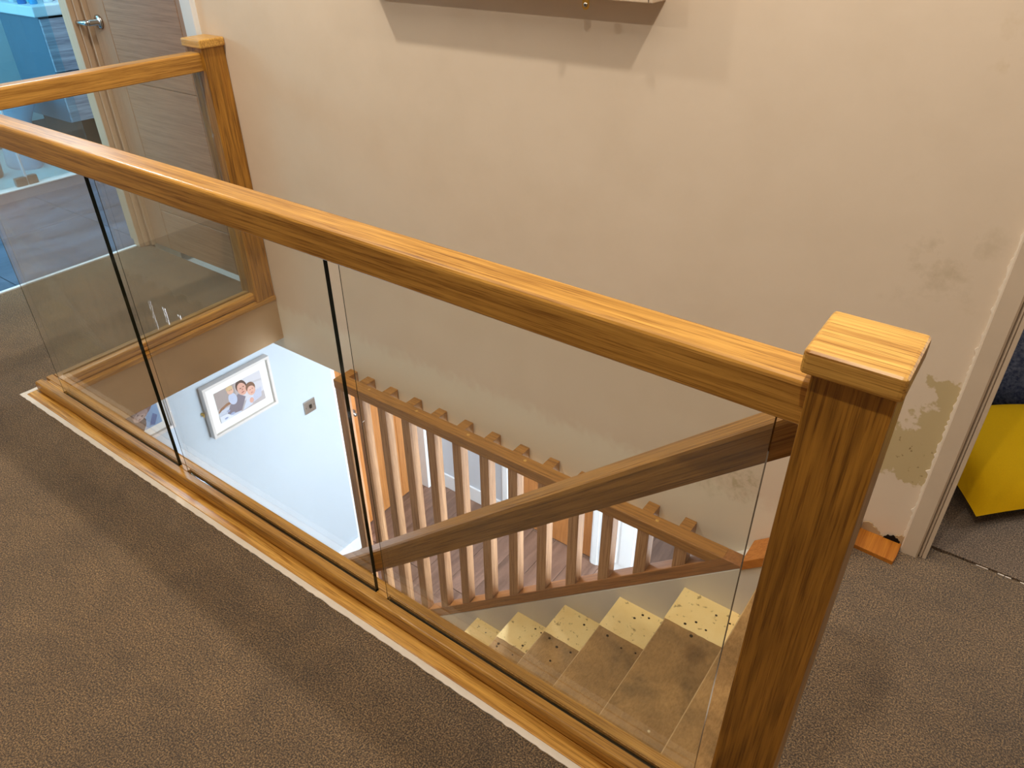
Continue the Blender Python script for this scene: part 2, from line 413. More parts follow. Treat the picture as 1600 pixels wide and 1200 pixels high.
# bathroom and side room shells
bm = B(); box(bm, -6.3, -6.2, -.9, 3.0, -.2, 2.4); box(bm, -6.2, -3.44, 2.1, 2.2, -.2, 2.4); box(bm, -6.2, -3.44, -.9, -.8, -.2, 2.4)
M_bath = paint('bathroom_wall_tile', lin(190, 205, 212), .3, 0)
struct('wall_bathroom', bm, M_bath, 'pale bathroom wall beyond the vanity', 'wall')
bm = B(); box(bm, -.2, 1.9, 2.9, 3.0, -.2, 2.4); struct('wall_side_room_back', bm, M_cream, 'cream back wall of the room beyond the right doorway', 'wall')
bm = B(); box(bm, -.17, -.10, W+T, 2.9, 0, 2.4); struct('wall_side_room_left', bm, M_cream, 'cream left wall of the room beyond the right doorway', 'wall')

# ------------------------------------------------------------------ hall downstairs
bm = B(); box(bm, -3.6, 2.0, -2.6, 3.6, ZF-.04, ZF-.012); hall = struct('floor_hall', bm, M_dark, 'laminate-floored hall at the foot of the stairs', 'floor')
def laminate(seed):
    M, nt, b = mat('brown_laminate_%d' % seed, .4, .5)
    v = pos(nt, (1, .10, 1))
    k = (1, .90, 1.08, .96)[seed]
    c = ramp(nt, noise(nt, v, 26+seed*3, 5, .6, .5), [(.30, tuple(q*k for q in lin(94, 70, 60)[:3])+(1,)), (.7, tuple(q*k for q in lin(138, 108, 94)[:3])+(1,))])
    L(nt, c, b.inputs['Base Color']); return M
ML = [laminate(i) for i in range(4)]
protos = []
for k in range(4):
    b_ = B(); box(b_, -.0935, .0935, -.6, .6, -.012, 0, .0012, 1)
    protos.append(obj('plank', b_, ML[k], hall))
used = set()
n = 0
for i in range(23):
    for j in range(-1, 3):
        x = -3.15 + .19*i; y = .9 + 1.204*j + (.6 if i % 2 else .15) - .4
        if y-.6 > 3.3 or y + .6 < -1.2: continue
        if j < 0 and x > -1.2: continue
        k = (i*7 + j*3) % 4
        o = protos[k] if k not in used else protos[k].copy()
        if k in used: C.objects.link(o)
        used.add(k); o.location = (x, y, ZF)
bm = B(); box(bm, -3.10, -3.0, -2.6, 1.61, ZF, -.20)
struct('wall_downstairs', bm, M_blue, 'pale blue wall at the foot of the stairs', 'wall')
bm = B(); box(bm, -3.09, -2.998, 1.605, 1.632, ZF, -.2, .003); struct('trim_3', bm, M_white_clean, 'white edge trim at the end of the pale blue wall', 'trim')
bm = B(); box(bm, -3.0, -2.985, -2.6, 1.615, ZF, ZF+.11, .005); struct('baseboard_left', bm, M_white_clean, 'white skirting under the pale blue wall', 'skirting')
bm = B()
box(bm, -3.25, -3.14, 1.60, 2.6, ZF, -.26)
box(bm, -3.25, -2.36, 2.46, 2.56, ZF, -.26); box(bm, -2.36, -1.54, 2.46, 2.56, ZF+2.0, -.26); box(bm, -1.54, -1.27, 2.46, 2.56, ZF, -.26)
box(bm, -1.27, .2, 2.46, 2.56, ZF+2.0, -.26); box(bm, .2, 2.0, 2.46, 2.56, ZF, -.26); box(bm, -1.6, 2.0, 3.4, 3.5, ZF, -.26)
struct('wall_hall', bm, M_greyblue, 'grey blue hall wall beyond the balusters', 'wall')
bm = B(); box(bm, 1.9, 2.0, -2.6, 3.5, ZF, -.26); struct('wall_hall_right', bm, M_greyblue, 'right end wall of the downstairs hall', 'wall')
bm = B(); box(bm, -3.0, -2.365, 2.445, 2.46, ZF, ZF+.13, .004); struct('baseboard_back', bm, M_white_clean, 'white skirting along the hall wall', 'skirting')
bm = B(); box(bm, -3.6, 2.0, W+T, 3.6, -.26, -.14); box(bm, -3.6, -2.485, W, W+T, -.26, -.20); struct('ceiling_hall', bm, M_ceil, 'white ceiling of the downstairs hall', 'ceiling')
bm = B()
box(bm, -3.13, -3.02, 2.36, 2.40, ZF, -.45, .003); box(bm, -3.04, -3.015, 2.40, 2.46, ZF, -.45, .003); box(bm, -3.14, -3.12, 1.64, 1.70, ZF, -.45, .003)
struct('trim_4', bm, M_white_clean, 'white frame in the corner beyond the balusters', 'door frame')
bm = B()
for a, b_ in ((-2.365, -2.29), (-1.615, -1.54)):
    box(bm, a, b_, 2.435, 2.46, ZF, ZF+2.06, .004); box(bm, a+.012, b_-.02, 2.428, 2.435, ZF, ZF+2.05, .002)
box(bm, -2.365, -1.54, 2.435, 2.46, ZF+2.0, ZF+2.07, .003)
struct('trim_5', bm, M_white_clean, 'white architrave around the oak door in the hall', 'door frame')
def hdoor(name, x0, x1, y0, y1, z0, z1, face, lab, hy=None):
    bm = B(); box(bm, x0, x1, y0, y1, z0, z1, .002)
    d = struct(name, bm, M_hdoor, lab, 'door')
    # raised planks of the leaf
    if face == 'x':
        n = 4; s = (y1-y0-.1)/n
        for i in range(n):
            bm = B(); box(bm, x1-.002, x1+.006, y0+.05+s*i+.004, y0+.05+s*(i+1)-.004, z0+.12, z1-.12, .003, 1); obj('panel', bm, M_hdoor, d)
        bm = B(); lathe(bm, (x1+.006, hy, z0+1.0), [(.026, 0), (.026, .008), (.012, .012), (.012, .04)], 16, axis=0)
        tube(bm, [(x1+.045, hy, z0+1.0), (x1+.048, hy+.05, z0+1.0), (x1+.048, hy+.12, z0+1.0)], .009)
        obj('handle', bm, M_steel, d)
    else:
        n = 3; s = (z1-z0-.2)/n
        for i in range(n):
            bm = B(); box(bm, x0+.1, x1-.1, y0-.006, y0+.002, z0+.1+s*i+.006, z0+.1+s*(i+1)-.006, .003, 1); obj('panel', bm, M_hdoor, d)
    return d
hdoor('door_3', -3.14, -3.11, 1.70, 2.36, ZF+.01, -.45, 'x', 'oak door with a small dark handle, seen left through the balusters', 1.80)
hdoor('door_4', -2.29, -1.615, 2.465, 2.50, ZF+.01, ZF+2.0, 'y', 'oak panelled door in the far hall wall')
bm = B(); box(bm, -1.53, -1.28, 2.43, 2.462, ZF, ZF+2.0, .004)
for i in range(2): box(bm, -1.51+.115*i, -1.415+.115*i, 2.424, 2.432, ZF+.12, ZF+1.9, .003)
struct('door_5', bm, M_white_clean, 'bright white panel door between hall openings', 'door')
bm = B(); box(bm, -1.36, -.7, 2.46, 2.60, ZF-.002, ZF+.012, .003); struct('trim_6', bm, M_hdoor, 'oak threshold at the hall opening', 'threshold')
# wall below the screen, near wall under the landing edge, stairwell end faces
sl = .888
zr = lambda x: -.229 + sl*(x+.273)           # underside line of the raking rail
bm = B(); prism(bm, [(-.02, zr(-.02)), (-1.95, zr(-1.95)), (-1.95, ZF), (-.02, ZF)], 1, .806, W)
struct('wall_stair', bm, M_string, 'scuffed grey white stair wall under the baluster screen', 'wall')
bm = B(); box(bm, -2.36, 2.0, -.10, .030, ZF, -.20); box(bm, -2.36, -.02, -.03, .030, -.20, -.001)
struct('wall_stair_near', bm, M_string, 'stair wall below the glass balustrade', 'wall')

# ------------------------------------------------------------------ staircase
def tread_mat():
    M, nt, b = mat('bare_brown_board', .7, .3)
    v = pos(nt)
    c = ramp(nt, noise(nt, v, 9, 5, .6, .3), [(.32, lin(132, 104, 66)), (.5, lin(164, 128, 80)), (.70, lin(186, 146, 92))])
    sp = ramp(nt, noise(nt, pos(nt, (1, .4, 1)), 160, 3, .7), [(.35, (.78,.76,.72,1)), (.6, (1,1,1,1))])
    c = mix(nt, 1, c, sp, 'MULTIPLY')
    # round ring stain on the third tread and pale paint drips
    vo = N(nt, 'ShaderNodeTexVoronoi'); vo.inputs['Scale'].default_value = 14; L(nt, v, vo.inputs['Vector'])
    drips = ramp(nt, vo.outputs['Distance'], [(.06, (1,1,1,1)), (.085, (0,0,0,1))])
    c = mix(nt, math_(nt, 'MULTIPLY', drips, math_(nt, 'GREATER_THAN', noise(nt, v, 5, 1), .56)), c, lin(214, 196, 156))
    d = N(nt, 'ShaderNodeVectorMath', operation='DISTANCE'); L(nt, v, d.inputs[0]); d.inputs[1].default_value = (-.285, .60, -.394)
    ring = ramp(nt, math_(nt, 'ADD', d.outputs['Value'], math_(nt, 'MULTIPLY', noise(nt, v, 30, 3), .02)), [(.034, (.74,.70,.64,1)), (.05, (1,1,1,1))])
    c = mix(nt, 1, c, ring, 'MULTIPLY')
    # worn pale line along every nosing
    sx = N(nt, 'ShaderNodeSeparateXYZ'); L(nt, v, sx.inputs[0])
    fr = math_(nt, 'FRACT', math_(nt, 'DIVIDE', math_(nt, 'ADD', sx.outputs[0], .1985+2.118*2), .2118))
    c = mix(nt, math_(nt, 'MULTIPLY', math_(nt, 'LESS_THAN', fr, .022), .55), c, lin(206, 176, 128))
    L(nt, c, b.inputs['Base Color']); bump(nt, b, noise(nt, v, 60, 4), .1, .003)
    return M
def margin_mat():
    M, nt, b = mat('cream_painted_margin', .55, .4)
    v = pos(nt)
    c = ramp(nt, noise(nt, v, 12, 4), [(.3, lin(238, 206, 138)), (.7, lin(247, 222, 158))])
    sp = ramp(nt, noise(nt, v, 55, 3, .6), [(.62, (0,0,0,1)), (.67, (1,1,1,1))])
    c = mix(nt, math_(nt, 'MULTIPLY', sp, .75), c, lin(128, 108, 66))
    L(nt, c, b.inputs['Base Color']); bump(nt, b, noise(nt, v, 120, 3), .1, .002)
    return M
M_tread, M_margin = tread_mat(), margin_mat()
M_hole = mat('nail_hole', .9, .1, lin(44, 32, 20))[0]
stair = thing('staircase', 'bare wooden staircase with cream painted margins going down under the glass', 'staircase', (-2.53, .45, ZF))
rnd = random.Random(11)
for n in range(1, 13):
    xn, z = -.197 - .2118*(n-1), -.206 - .188*(n-1)
    xb = xn + .2118 + .02
    bm = B(); box(bm, xn, xb if n > 1 else -.0205, .031, .8055, z-.022, z, .004)
    t = obj('tread', bm, M_tread, stair)
    # cream margin with a wavy painted edge; above the top two treads the board covers it
    bm = B()
    m0 = .665 if n > 1 else .70
    e = [(xn-.001 + (.2118+.003)*i/14, m0 + rnd.uniform(-.0012, .0012)) for i in range(15)]
    if n == 1: e = [(x, y + .10*max(0, 1-abs(x-xn)/.10)**2) for x, y in e]
    prism(bm, e + [(xn+.2138, .8057), (xn-.001, .8057)], 2, z-.024, z+.0008)
    obj('painted_margin', bm, M_margin, t)['label'] = 'cream painted margin'
    bm = B()
    for k in range(9):
        px = xn + rnd.uniform(.02, .19); py = rnd.choice([.77, .69, .64, .64, rnd.uniform(.1, .75)]) + rnd.uniform(-.015, .015); r = rnd.uniform(.003, .0055)
        zz = z + .0012
        vs = [bm.verts.new((px+r*math.cos(a), py+r*math.sin(a)*.9, zz)) for a in [q*math.pi/4 for q in range(8)]]
        f = bm.faces.new(vs)
    ret = bmesh.ops.extrude_face_region(bm, geom=list(bm.faces))
    bmesh.ops.translate(bm, verts=[g for g in ret['geom'] if isinstance(g, bmesh.types.BMVert)], vec=(0, 0, -.002))
    o = obj('nail_holes', bm, M_hole, t); o['kind'] = 'stuff'
    bm = B(); box(bm, xn+.018, xn+.030, .031, .8055, z-.188, z-.022); obj('riser', bm, M_tread, stair)
bm = B(); box(bm, -.0205, -.008, .031, .8055, -.206, -.012); obj('riser', bm, M_tread, stair)
bm = B(); box(bm, -2.53, -2.51, .031, .8055, ZF, -.206-.188*11-.022); obj('riser', bm, M_tread, stair)
bm = B(); box(bm, -.040, -.019, .046, .80, -.022, .003, .003); struct('trim_7', bm, M_trimw, 'pale nosing edge of the landing at the stair top', 'trim')
# orange raking trim on the ledge beside the top steps, and the skirting stub on the landing
bm = B(); x0, x1 = -.262, -.012
prism(bm, [(x0, zr(x0)+.000), (x1, zr(x1)+.0), (x1, zr(x1)+.040), (x0, zr(x0)+.036)], 1, .800, W-.002, .002)
tag(obj('raking_trim', bm, M_pine2), 'orange pine trim sloping up from the screen to the landing', 'trim')
bm = B(); prism(bm, [(-.018, .832), (.086, .826), (.0885, .850), (.089, W-.001), (-.018, W-.001)], 2, -.004, .012, .0015)
M_stub = oak('raw_pine_board', 1, lin(204, 134, 48), lin(160, 90, 24), .4, streak=.5, seed=13)
tag(obj('floor_board', bm, M_stub), 'short raw orange board end on the carpet beside the cream door frame', 'board')
# broken plaster above the stub
bm = B(); rnd = random.Random(5)
top = [(-.01+.1*i/24, .026 + .012*math.sin(i*.31+.5) + rnd.uniform(-.0035, .0035)) for i in range(25)]
prism(bm, [(-.01, .010)] + top + [(.088, .010)], 1, W-.0045, W-.001)
wb = obj('broken_plaster', bm, mat('raw_plaster', .95, .1, lin(186, 160, 124))[0], wall)
bm = B(); top = [(.045+.039*i/10, .018 + .009*math.sin(i*.33) + rnd.uniform(-.003, .003)) for i in range(11)]
prism(bm, [(.045, .011)] + top + [(.084, .011)], 1, W-.006, W-.004)
obj('plaster_hole', bm, M_dark, wall)

# ------------------------------------------------------------------ baluster screen
scr = thing('baluster_screen', 'triangular oak baluster screen below the cream wall beside the stairs', 'baluster screen', (-1.95, .83, zr(-1.95)))
ZT = -.21
bm = B(); prism(bm, [(-1.952, ZT-.042), (-.3622, ZT-.042), (-.3149, ZT), (-1.952, ZT)], 1, .808, .857, .003); obj('top_rail', bm, M_oak_scr, scr)
bm = B(); prism(bm, [(-1.952, zr(-1.952)+.001), (-.262, zr(-.262)+.001), (-.262, ZT-.0005), (-.3149, ZT), (-1.952, zr(-1.952)+.056)], 1, .808, .857, .003)
M_scr_r = oak('screen_oak_raking', 0, lin(178, 118, 60), lin(120, 72, 30), .45, seed=14, slope=math.atan(sl))
obj('bottom_rail', bm, M_scr_r, scr)
bxr = [-1.912] + [-1.802+.1252*i for i in range(12)]
for i, xr in enumerate(bxr):
    xl = xr-.040
    zb = zr((xl+xr)/2)+.03
    if zb < ZT-.03:
        if i == len(bxr)-1: zb = zr(xl)+.03
        bm = B(); box(bm, xl, xr, .811, .851, zb, ZT-.03, .002); obj('baluster', bm, M_bal, scr)
    bm = B(); box(bm, xl+.001-.013*(i > 0)-.0, xr-.013*(i > 0), .855, W-.0005, ZT-.05, ZT-.0005, .002); obj('spacer_block', bm, M_oak_scr, scr)
# oak dowel plugs along the rail
bm = B()
for x in [-1.78+.248*i for i in range(6)]:
    lathe(bm, (x, .838, ZT-.001), [(.006, 0), (.006, .0016), (.004, .002)], 10)
o = obj('dowel_plugs', bm, M_oak_cap, scr); o['kind'] = 'stuff'

# ------------------------------------------------------------------ stair handrail (behind the glass)
zb = lambda x: .4168 + .893*(x+.4776)
hr = thing('stair_handrail', 'sloping oak stair handrail running down behind the glass panes', 'handrail', (-2.5, .074, ZF))
bm = B(); prism(bm, [(-2.57, zb(-2.57)), (.033, zb(.033)), (.033, zb(.033)+.074), (-2.57, zb(-2.57)+.074)], 1, .0465, .102, .009)
obj('rail', bm, M_oak_rake, hr)
bm = B(); box(bm, -2.64, -2.56, .034, .114, ZF, -1.28, .004); obj('newel_post', bm, M_oak_z, hr)

# ------------------------------------------------------------------ long glass balustrade
lb = thing('glass_balustrade', 'long oak and glass balustrade with a square capped newel post, nearest the viewer', 'balustrade', (0, 0, 0))
def rail_profile(hw, z0, z1, r):
    """handrail section: rounded top arrises, small lower ones"""
    p = []
    for cx, sg in ((hw-r, 1), (-(hw-r), -1)):
        a = [(cx+r*math.sin(t), z1-r+r*math.cos(t)) for t in ([math.pi/2*k/4 for k in range(4, -1, -1)] if sg > 0 else [-math.pi/2*k/4 for k in range(5)])]
        p += a
    return [(hw-.003, z0), (hw, z0+.003)] + p + [(-hw, z0+.003), (-hw+.003, z0)]
bm = B(); prism(bm, rail_profile(.030, .8925, .952, .009), 0, XS-.030, -.044)
o = obj('handrail', bm, M_oak_x, lb)
bm = B(); box(bm, -.046, .041, -.0445, .0445, -.012, .978, .0035); post = obj('newel_post', bm, M_oak_z, lb)
bm = B()
box(bm, -.0565, .0465, -.0565, .0515, .9745, 1.005, .0065, 3)
cap = obj('post_cap', bm, M_oak_cap, post); cap['label'] = 'paler flat cap with rounded edges'
# base rail: two lips and a recessed glazing channel
bm = B()
def lip(bm, y0, y1, r0, r1, z0=.010, z1=.040):
    p = [(y0, z0), (y1, z0)]
    p += [(y1-r1+r1*math.cos(t), z1-r1+r1*math.sin(t)) for t in [math.pi/2*k/4 for k in range(5)]] if r1 else [(y1, z1)]
    p += [(y0+r0-r0*math.sin(t), z1-r0+r0*math.cos(t)) for t in [math.pi/2*k/4 for k in range(5)]] if r0 else [(y0, z1)]
    return p
prism(bm, lip(bm, -.031, -.0065, .007, .0015), 0, XS-.031, -.046)
prism(bm, lip(bm, .0065, .031, .0015, .007), 0, XS-.031, -.046)
box(bm, XS-.030, -.046, -.0066, .0066, .010, .030); box(bm, XS-.022, -.046, -.024, .024, .0036, .010)
base = obj('base_rail', bm, M_oak_x, lb)
panes = [(-2.300, -1.655), (-1.612, -.870), (-.832, -.080)]
fills = [(XS-.0, -2.302), (-1.653, -1.614), (-.868, -.834), (-.078, -.046)]
for a, b_ in fills:
    bm = B(); box(bm, a, b_, -.0063, .0063, .028, .0395, .001, 1); obj('fillet', bm, M_oak_x, lb)
for a, b_ in panes:   # slim bead beside each pane, leaving a dark shadow line on the viewer's side
    bm = B(); box(bm, a, b_, .0042, .0064, .030, .039, 0); obj('glazing_bead', bm, M_oak_y, lb)
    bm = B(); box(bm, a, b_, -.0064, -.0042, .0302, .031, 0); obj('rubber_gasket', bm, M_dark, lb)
for a, b_ in panes:
    bm = B(); fs = box(bm, a, b_, -.0045, .0045, .031, .8925)
    for f in bm.faces:
        f.material_index = 0 if abs(f.normal.y) > .5 else 1
    bm.normal_update()
    # the polished edge turned to the viewer reads dark; the far edge is seen through the sheet as a hairline
    for f in bm.faces: f.material_index = 1 if (f.normal.x > .5 or abs(f.normal.z) > .5) else 0
    box(bm, a, a+.0004, -.0045, -.0032, .031, .8925, mi=1)
    obj('glass_pane', bm, [M_glass, M_gedge], lb)
bm = B(); box(bm, XS-.045, -.047, -.063, .031, -.012, .0035, .0015); obj('figured_apron', bm, M_oak_fig, lb)['label'] = 'orange figured oak board under the base rail'
bm = B(); rnd = random.Random(9)
top = [(-2.476+(2.476-.02)*i/200, -.078 + rnd.uniform(-.0012, .0012)) for i in range(201)]
prism(bm, top + [(-.02, -.0632), (-2.476, -.0632)], 2, -.012, .0018)
tag(obj('plaster_strip', bm, M_trimw), 'thin white strip between brown carpet and the long base rail', 'trim')
bm = B(); box(bm, -2.476, -2.458, -.063, .0, -.010, .0015, .001); tag(obj('plaster_strip', bm, M_trimw), 'short white strip at the far corner of the base rails', 'trim')

# ------------------------------------------------------------------ short glass balustrade
sb = thing('glass_balustrade', 'short oak and glass balustrade ending in a small capped newel against the cream wall', 'balustrade', (XS, .86, 0))
def swap(pts): return [(XS+y, z) for y, z in pts]
bm = B(); prism(bm, swap(rail_profile(.030, .8925, .952, .009)), 1, .031, .818); obj('handrail', bm, M_oak_y, sb)
bm = B(); box(bm, XS-.045, XS+.045, .815, .9035, -.018, .968, .0035); p2 = obj('newel_post', bm, M_oak_z, sb)
bm = B(); box(bm, XS-.055, XS+.055, .805, .9043, .966, .994, .006, 3); obj('post_cap', bm, M_oak_cap, p2)
bm = B(); prism(bm, swap(lip(bm, -.031, -.0065, .007, .0015)), 1, .0315, .816); prism(bm, swap(lip(bm, .0065, .031, .0015, .007)), 1, .0315, .816)
box(bm, XS-.0066, XS+.0066, .0315, .816, .010, .030); box(bm, XS-.024, XS+.024, .0315, .816, .0036, .010); obj('base_rail', bm, M_oak_y, sb)
bm = B(); box(bm, XS-.0063, XS+.0063, .0315, .05, .028, .0395); obj('fillet', bm, M_oak_y, sb)
bm = B(); box(bm, XS-.0045, XS+.0045, .050, .812, .031, .8925); bm.normal_update()
for f in bm.faces: f.material_index = 0 if abs(f.normal.z) < .5 else 1
obj('glass_pane', bm, [M_glass, M_gedge], sb)
bm = B(); box(bm, XS-.045, XS+.050, .0315, .9035, -.016, .0035, .002); obj('apron_board', bm, M_oak_y, sb)
bm = B(); box(bm, XS+.030, XS+.045, .031, .9045, -.203, -.0165)
tag(obj('stairwell_apron', bm, M_tan), 'tan fascia board hanging under the short balustrade', 'fascia')

# ------------------------------------------------------------------ upstairs oak door
bm = B(); box(bm, -3.275, -2.545, .935, .970, .004, 1.98)
d1 = struct('door_1', bm, M_doorv, 'oak door with horizontal grain panels beside the short balustrade', 'door')
for a, b_ in ((-3.273, -3.149), (-2.643, -2.547)):
    bm = B(); box(bm, a, b_, .930, .9355, .006, 1.978, .0012, 1); obj('stile', bm, M_doorv, d1)
for a, b_ in ((.20, .755), (.759, 1.31), (1.314, 1.86)):
    bm = B(); box(bm, -3.146, -2.646, .930, .9355, a, b_, .0012, 1); obj('panel', bm, M_door, d1)
for a, b_ in ((.006, .196), (1.864, 1.978)):
    bm = B(); box(bm, -3.146, -2.646, .930, .9355, a, b_, .0012, 1); obj('rail', bm, M_door, d1)
bm = B(); lathe(bm, (-3.213, .930, .975), [(.027, 0), (.027, -.007), (.022, -.010), (.011, -.012), (.011, -.045)], 24, axis=1)
tube(bm, [(-3.213, .888, .975), (-3.228, .882, .975), (-3.26, .880, .974), (-3.30, .882, .972), (-3.325, .888, .971)], [.011, .0105, .009, .0085, .0075], 12)
obj('handle', bm, M_chrome, d1)['label'] = 'chrome lever handle on a round rose'
bm = B(); box(bm, -2.547, -2.484, .885, .99, -.0, 2.02, .003); box(bm, -3.29, -2.485, .885, .99, 1.985, 2.05, .003)
struct('trim_8', bm, M_white_clean, 'white jamb between the oak door and the cream wall', 'door frame')
# pale pine frame of the bathroom doorway, stepped
bm = B()
box(bm, -3.345, -3.300, .862, .884, 0, 2.05, .003)
box(bm, -3.345, -3.290, .884, .906, 0, 2.05, .005)
box(bm, -3.345, -3.300, .906, .932, 0, 2.05, .003)
box(bm, -3.300, -3.278, .912, .975, 0, 2.02, .002)
box(bm, -3.445, -3.345, .900, .930, 0, 2.03, .003)
struct('trim_9', bm, M_pine, 'pale stepped pine frame of the bathroom doorway', 'door frame')

# ------------------------------------------------------------------ right doorway frame
bm = B()
prism(bm, [(.0895, W), (.0895, .889), (.0925, .886), (.127, .886), (.131, .890), (.131, W)], 2, 0, 2.1)
box(bm, .131, .1345, .902, .925, 0, 2.1, .0008)
box(bm, .1345, .1385, .894, .925, 0, 2.1, .0012)
box(bm, .1385, .1405, .902, .925, 0, 2.1)
box(bm, .1405, .1495, .894, .99, 0, 2.1, .0012)
box(bm, .0895, .1405, .925, W+.16, 0, 2.1)
struct('trim_10', bm, M_white_old, 'old cream gloss door frame of the right doorway', 'door frame')
# lumpy paint where the frame meets the plaster
bm = B(); rnd = random.Random(2)
edge = [(.0885 - abs(rnd.gauss(0, .0022)) - .001, .014 + 1.9*k/260) for k in range(261)]
prism(bm, edge + [(.0905, 1.914), (.0905, .014)], 1, W-.0022, W)
obj('cracked_caulk', bm, M_trimw, wall)

# ------------------------------------------------------------------ wall box at the top of the picture
wb = thing('wall_cabinet', 'pale shallow box hung on the cream wall, only its bottom edge in view', 'cabinet', (-1.0, W, 1.2))
bm = B()
prism(bm, [(-1.617, W), (-1.585, .838), (-.709, .838), (-.709, W)], 2, 1.200, 1.72, .002)
obj('body', bm, paint('pale_wood_box', lin(214, 192, 166), .5, .03), wb)
bm = B(); box(bm, -.7185, -.7175, .8368, .8385, 1.201, 1.719); obj('corner_joint', bm, M_dark, wb)
bm = B()
bx, by = -.873, .833
pl = [(bx-.0085, 1.206), (bx+.0085, 1.206)] + [(bx+.0085*math.cos(t), 1.186-.0085*math.sin(t)) for t in [math.pi*k/10 for k in range(11)]]
prism(bm, pl, 1, by+.003, by+.005, 0); pm = obj('hanging_plate', bm, M_brass, wb)
bm = B(); lathe(bm, (bx, by+.003, 1.188), [(.0052, 0), (.0048, -.0018), (.002, -.0024)], 16, axis=1); obj('screw', bm, M_steel, pm)
bm = B(); lathe(bm, (bx, by+.0008, 1.188), [(.0018, 0), (.0018, -.0006)], 8, axis=1); obj('screw_slot', bm, M_dark, pm)

# ------------------------------------------------------------------ pictures and switch on the blue wall
M_frame = paint('silver_white_frame', lin(214, 210, 208), .35, .02)
M_mount = mat('mount_card', .8, .2, lin(238, 238, 234))[0]
PC = {}
def pcol(r, g, b):
    k = (r, g, b)
    if k not in PC: PC[k] = mat('print_ink', .6, .2, lin(r, g, b))[0]
    return PC[k]
def flat_shapes(parent, x, shapes, clip):
    """a printed picture: flat coloured shapes on the print's own plane, one object"""
    bm = B(); ms = []
    y0, y1, z0, z1 = clip
    for i, (kind, col, *a) in enumerate(shapes):
        M_ = pcol(*col)
        if M_ not in ms: ms.append(M_)
        xx = x + .00012*i
        if kind == 'r': pts = [(a[0], a[2]), (a[1], a[2]), (a[1], a[3]), (a[0], a[3])]
        elif kind == 'p': pts = a[0]
        else:
            cy, cz, ry, rz, rot = a
            pts = [(cy + ry*math.cos(t)*math.cos(rot) - rz*math.sin(t)*math.sin(rot), cz + ry*math.cos(t)*math.sin(rot) + rz*math.sin(t)*math.cos(rot)) for t in [2*math.pi*k/24 for k in range(24)]]
        # into picture coordinates 0..1, clipped
        vs = [bm.verts.new((xx, y0+(y1-y0)*min(1, max(0, u)), z0+(z1-z0)*min(1, max(0, v)))) for u, v in pts]
        f = bm.faces.new(vs); f.normal_update()
        if f.normal.x < 0: f.normal_flip()
        f.material_index = ms.index(M_)
    return obj('photo_print', bm, ms, parent)
def frame(name, lab, y0, y1, z0, z1, mt, shapes):
    t = thing(name, lab, 'picture', (-3.0, (y0+y1)/2, (z0+z1)/2), 'framed family photographs on the blue wall')
    bm = B(); xb, xf, wd = -2.9995, -2.962, .016
    for a in ((y0, y1, z1-wd, z1), (y0, y1, z0, z0+wd), (y0, y0+wd, z0+wd, z1-wd), (y1-wd, y1, z0+wd, z1-wd)): box(bm, xb, xf, *a, .0025)
    obj('frame', bm, M_frame, t)
    bm = B(); box(bm, xb, -2.978, y0+wd, y1-wd, z0+wd, z1-wd); obj('mount', bm, M_mount, t)
    my, mz = mt
    flat_shapes(t, -2.9775, shapes, (y0+my, y1-my, z0+mz, z1-mz))
    return t
S1 = [('r', (172,166,168), 0, 1, 0, 1), ('r', (198,198,206), .5, 1, .30, 1), ('p', (158,148,146), [(0,.45),(.42,.6),(.42,1),(0,1)]), ('p', (186,184,190), [(.5,.86),(1,.72),(1,.66),(.5,.80)]),
      ('p', (140,104,82), [(0,.34),(.06,.46),(.20,.52),(.36,.52),(.42,.44),(.30,.44),(.16,.42),(.07,.34)]), ('p', (188,196,212), [(0,0),(.45,0),(.42,.26),(.22,.38),(.08,.38),(0,.30)]),
      ('p', (120,114,126), [(.14,.12),(.46,.05),(.60,.42),(.46,.62),(.26,.40)]), ('e', (178,188,212), .34, .56, .085, .20, .1), ('e', (208,170,150), .325, .84, .066, .12, .1), ('e', (198,172,134), .315, .93, .07, .08, .1),
      ('e', (80,62,58), .555, .80, .11, .22, .15), ('e', (206,160,144), .56, .71, .092, .215, .12), ('p', (192,200,220), [(.48,.02),(.70,.06),(.78,.34),(.60,.30)]), ('p', (178,184,204), [(.72,.10),(.92,.16),(.96,.46),(.78,.44)]),
      ('e', (118,88,72), .735, .62, .098, .18, .1), ('e', (212,168,152), .738, .51, .084, .16, .1), ('e', (206,160,146), .70, .20, .045, .09, 0), ('e', (84,60,56), .53, .75, .020, .014, .1), ('e', (84,60,56), .595, .765, .020, .014, .1),
      ('e', (176,124,112), .565, .69, .014, .035, 0), ('e', (150,88,84), .565, .60, .036, .016, .1), ('e', (96,72,68), .715, .55, .014, .012, 0), ('e', (96,72,68), .765, .56, .014, .012, 0), ('e', (166,100,94), .742, .44, .024, .012, .1),
      ('e', (96,72,68), .31, .86, .010, .010, 0), ('e', (96,72,68), .35, .865, .010, .010, 0), ('p', (210,216,230), [(0,0),(.30,0),(.16,.20),(0,.22)]), ('e', (148,160,192), .26, .12, .05, .04, 0), ('e', (148,160,192), .12, .08, .04, .03, 0), ('e', (148,160,192), .20, .26, .03, .03, 0)]
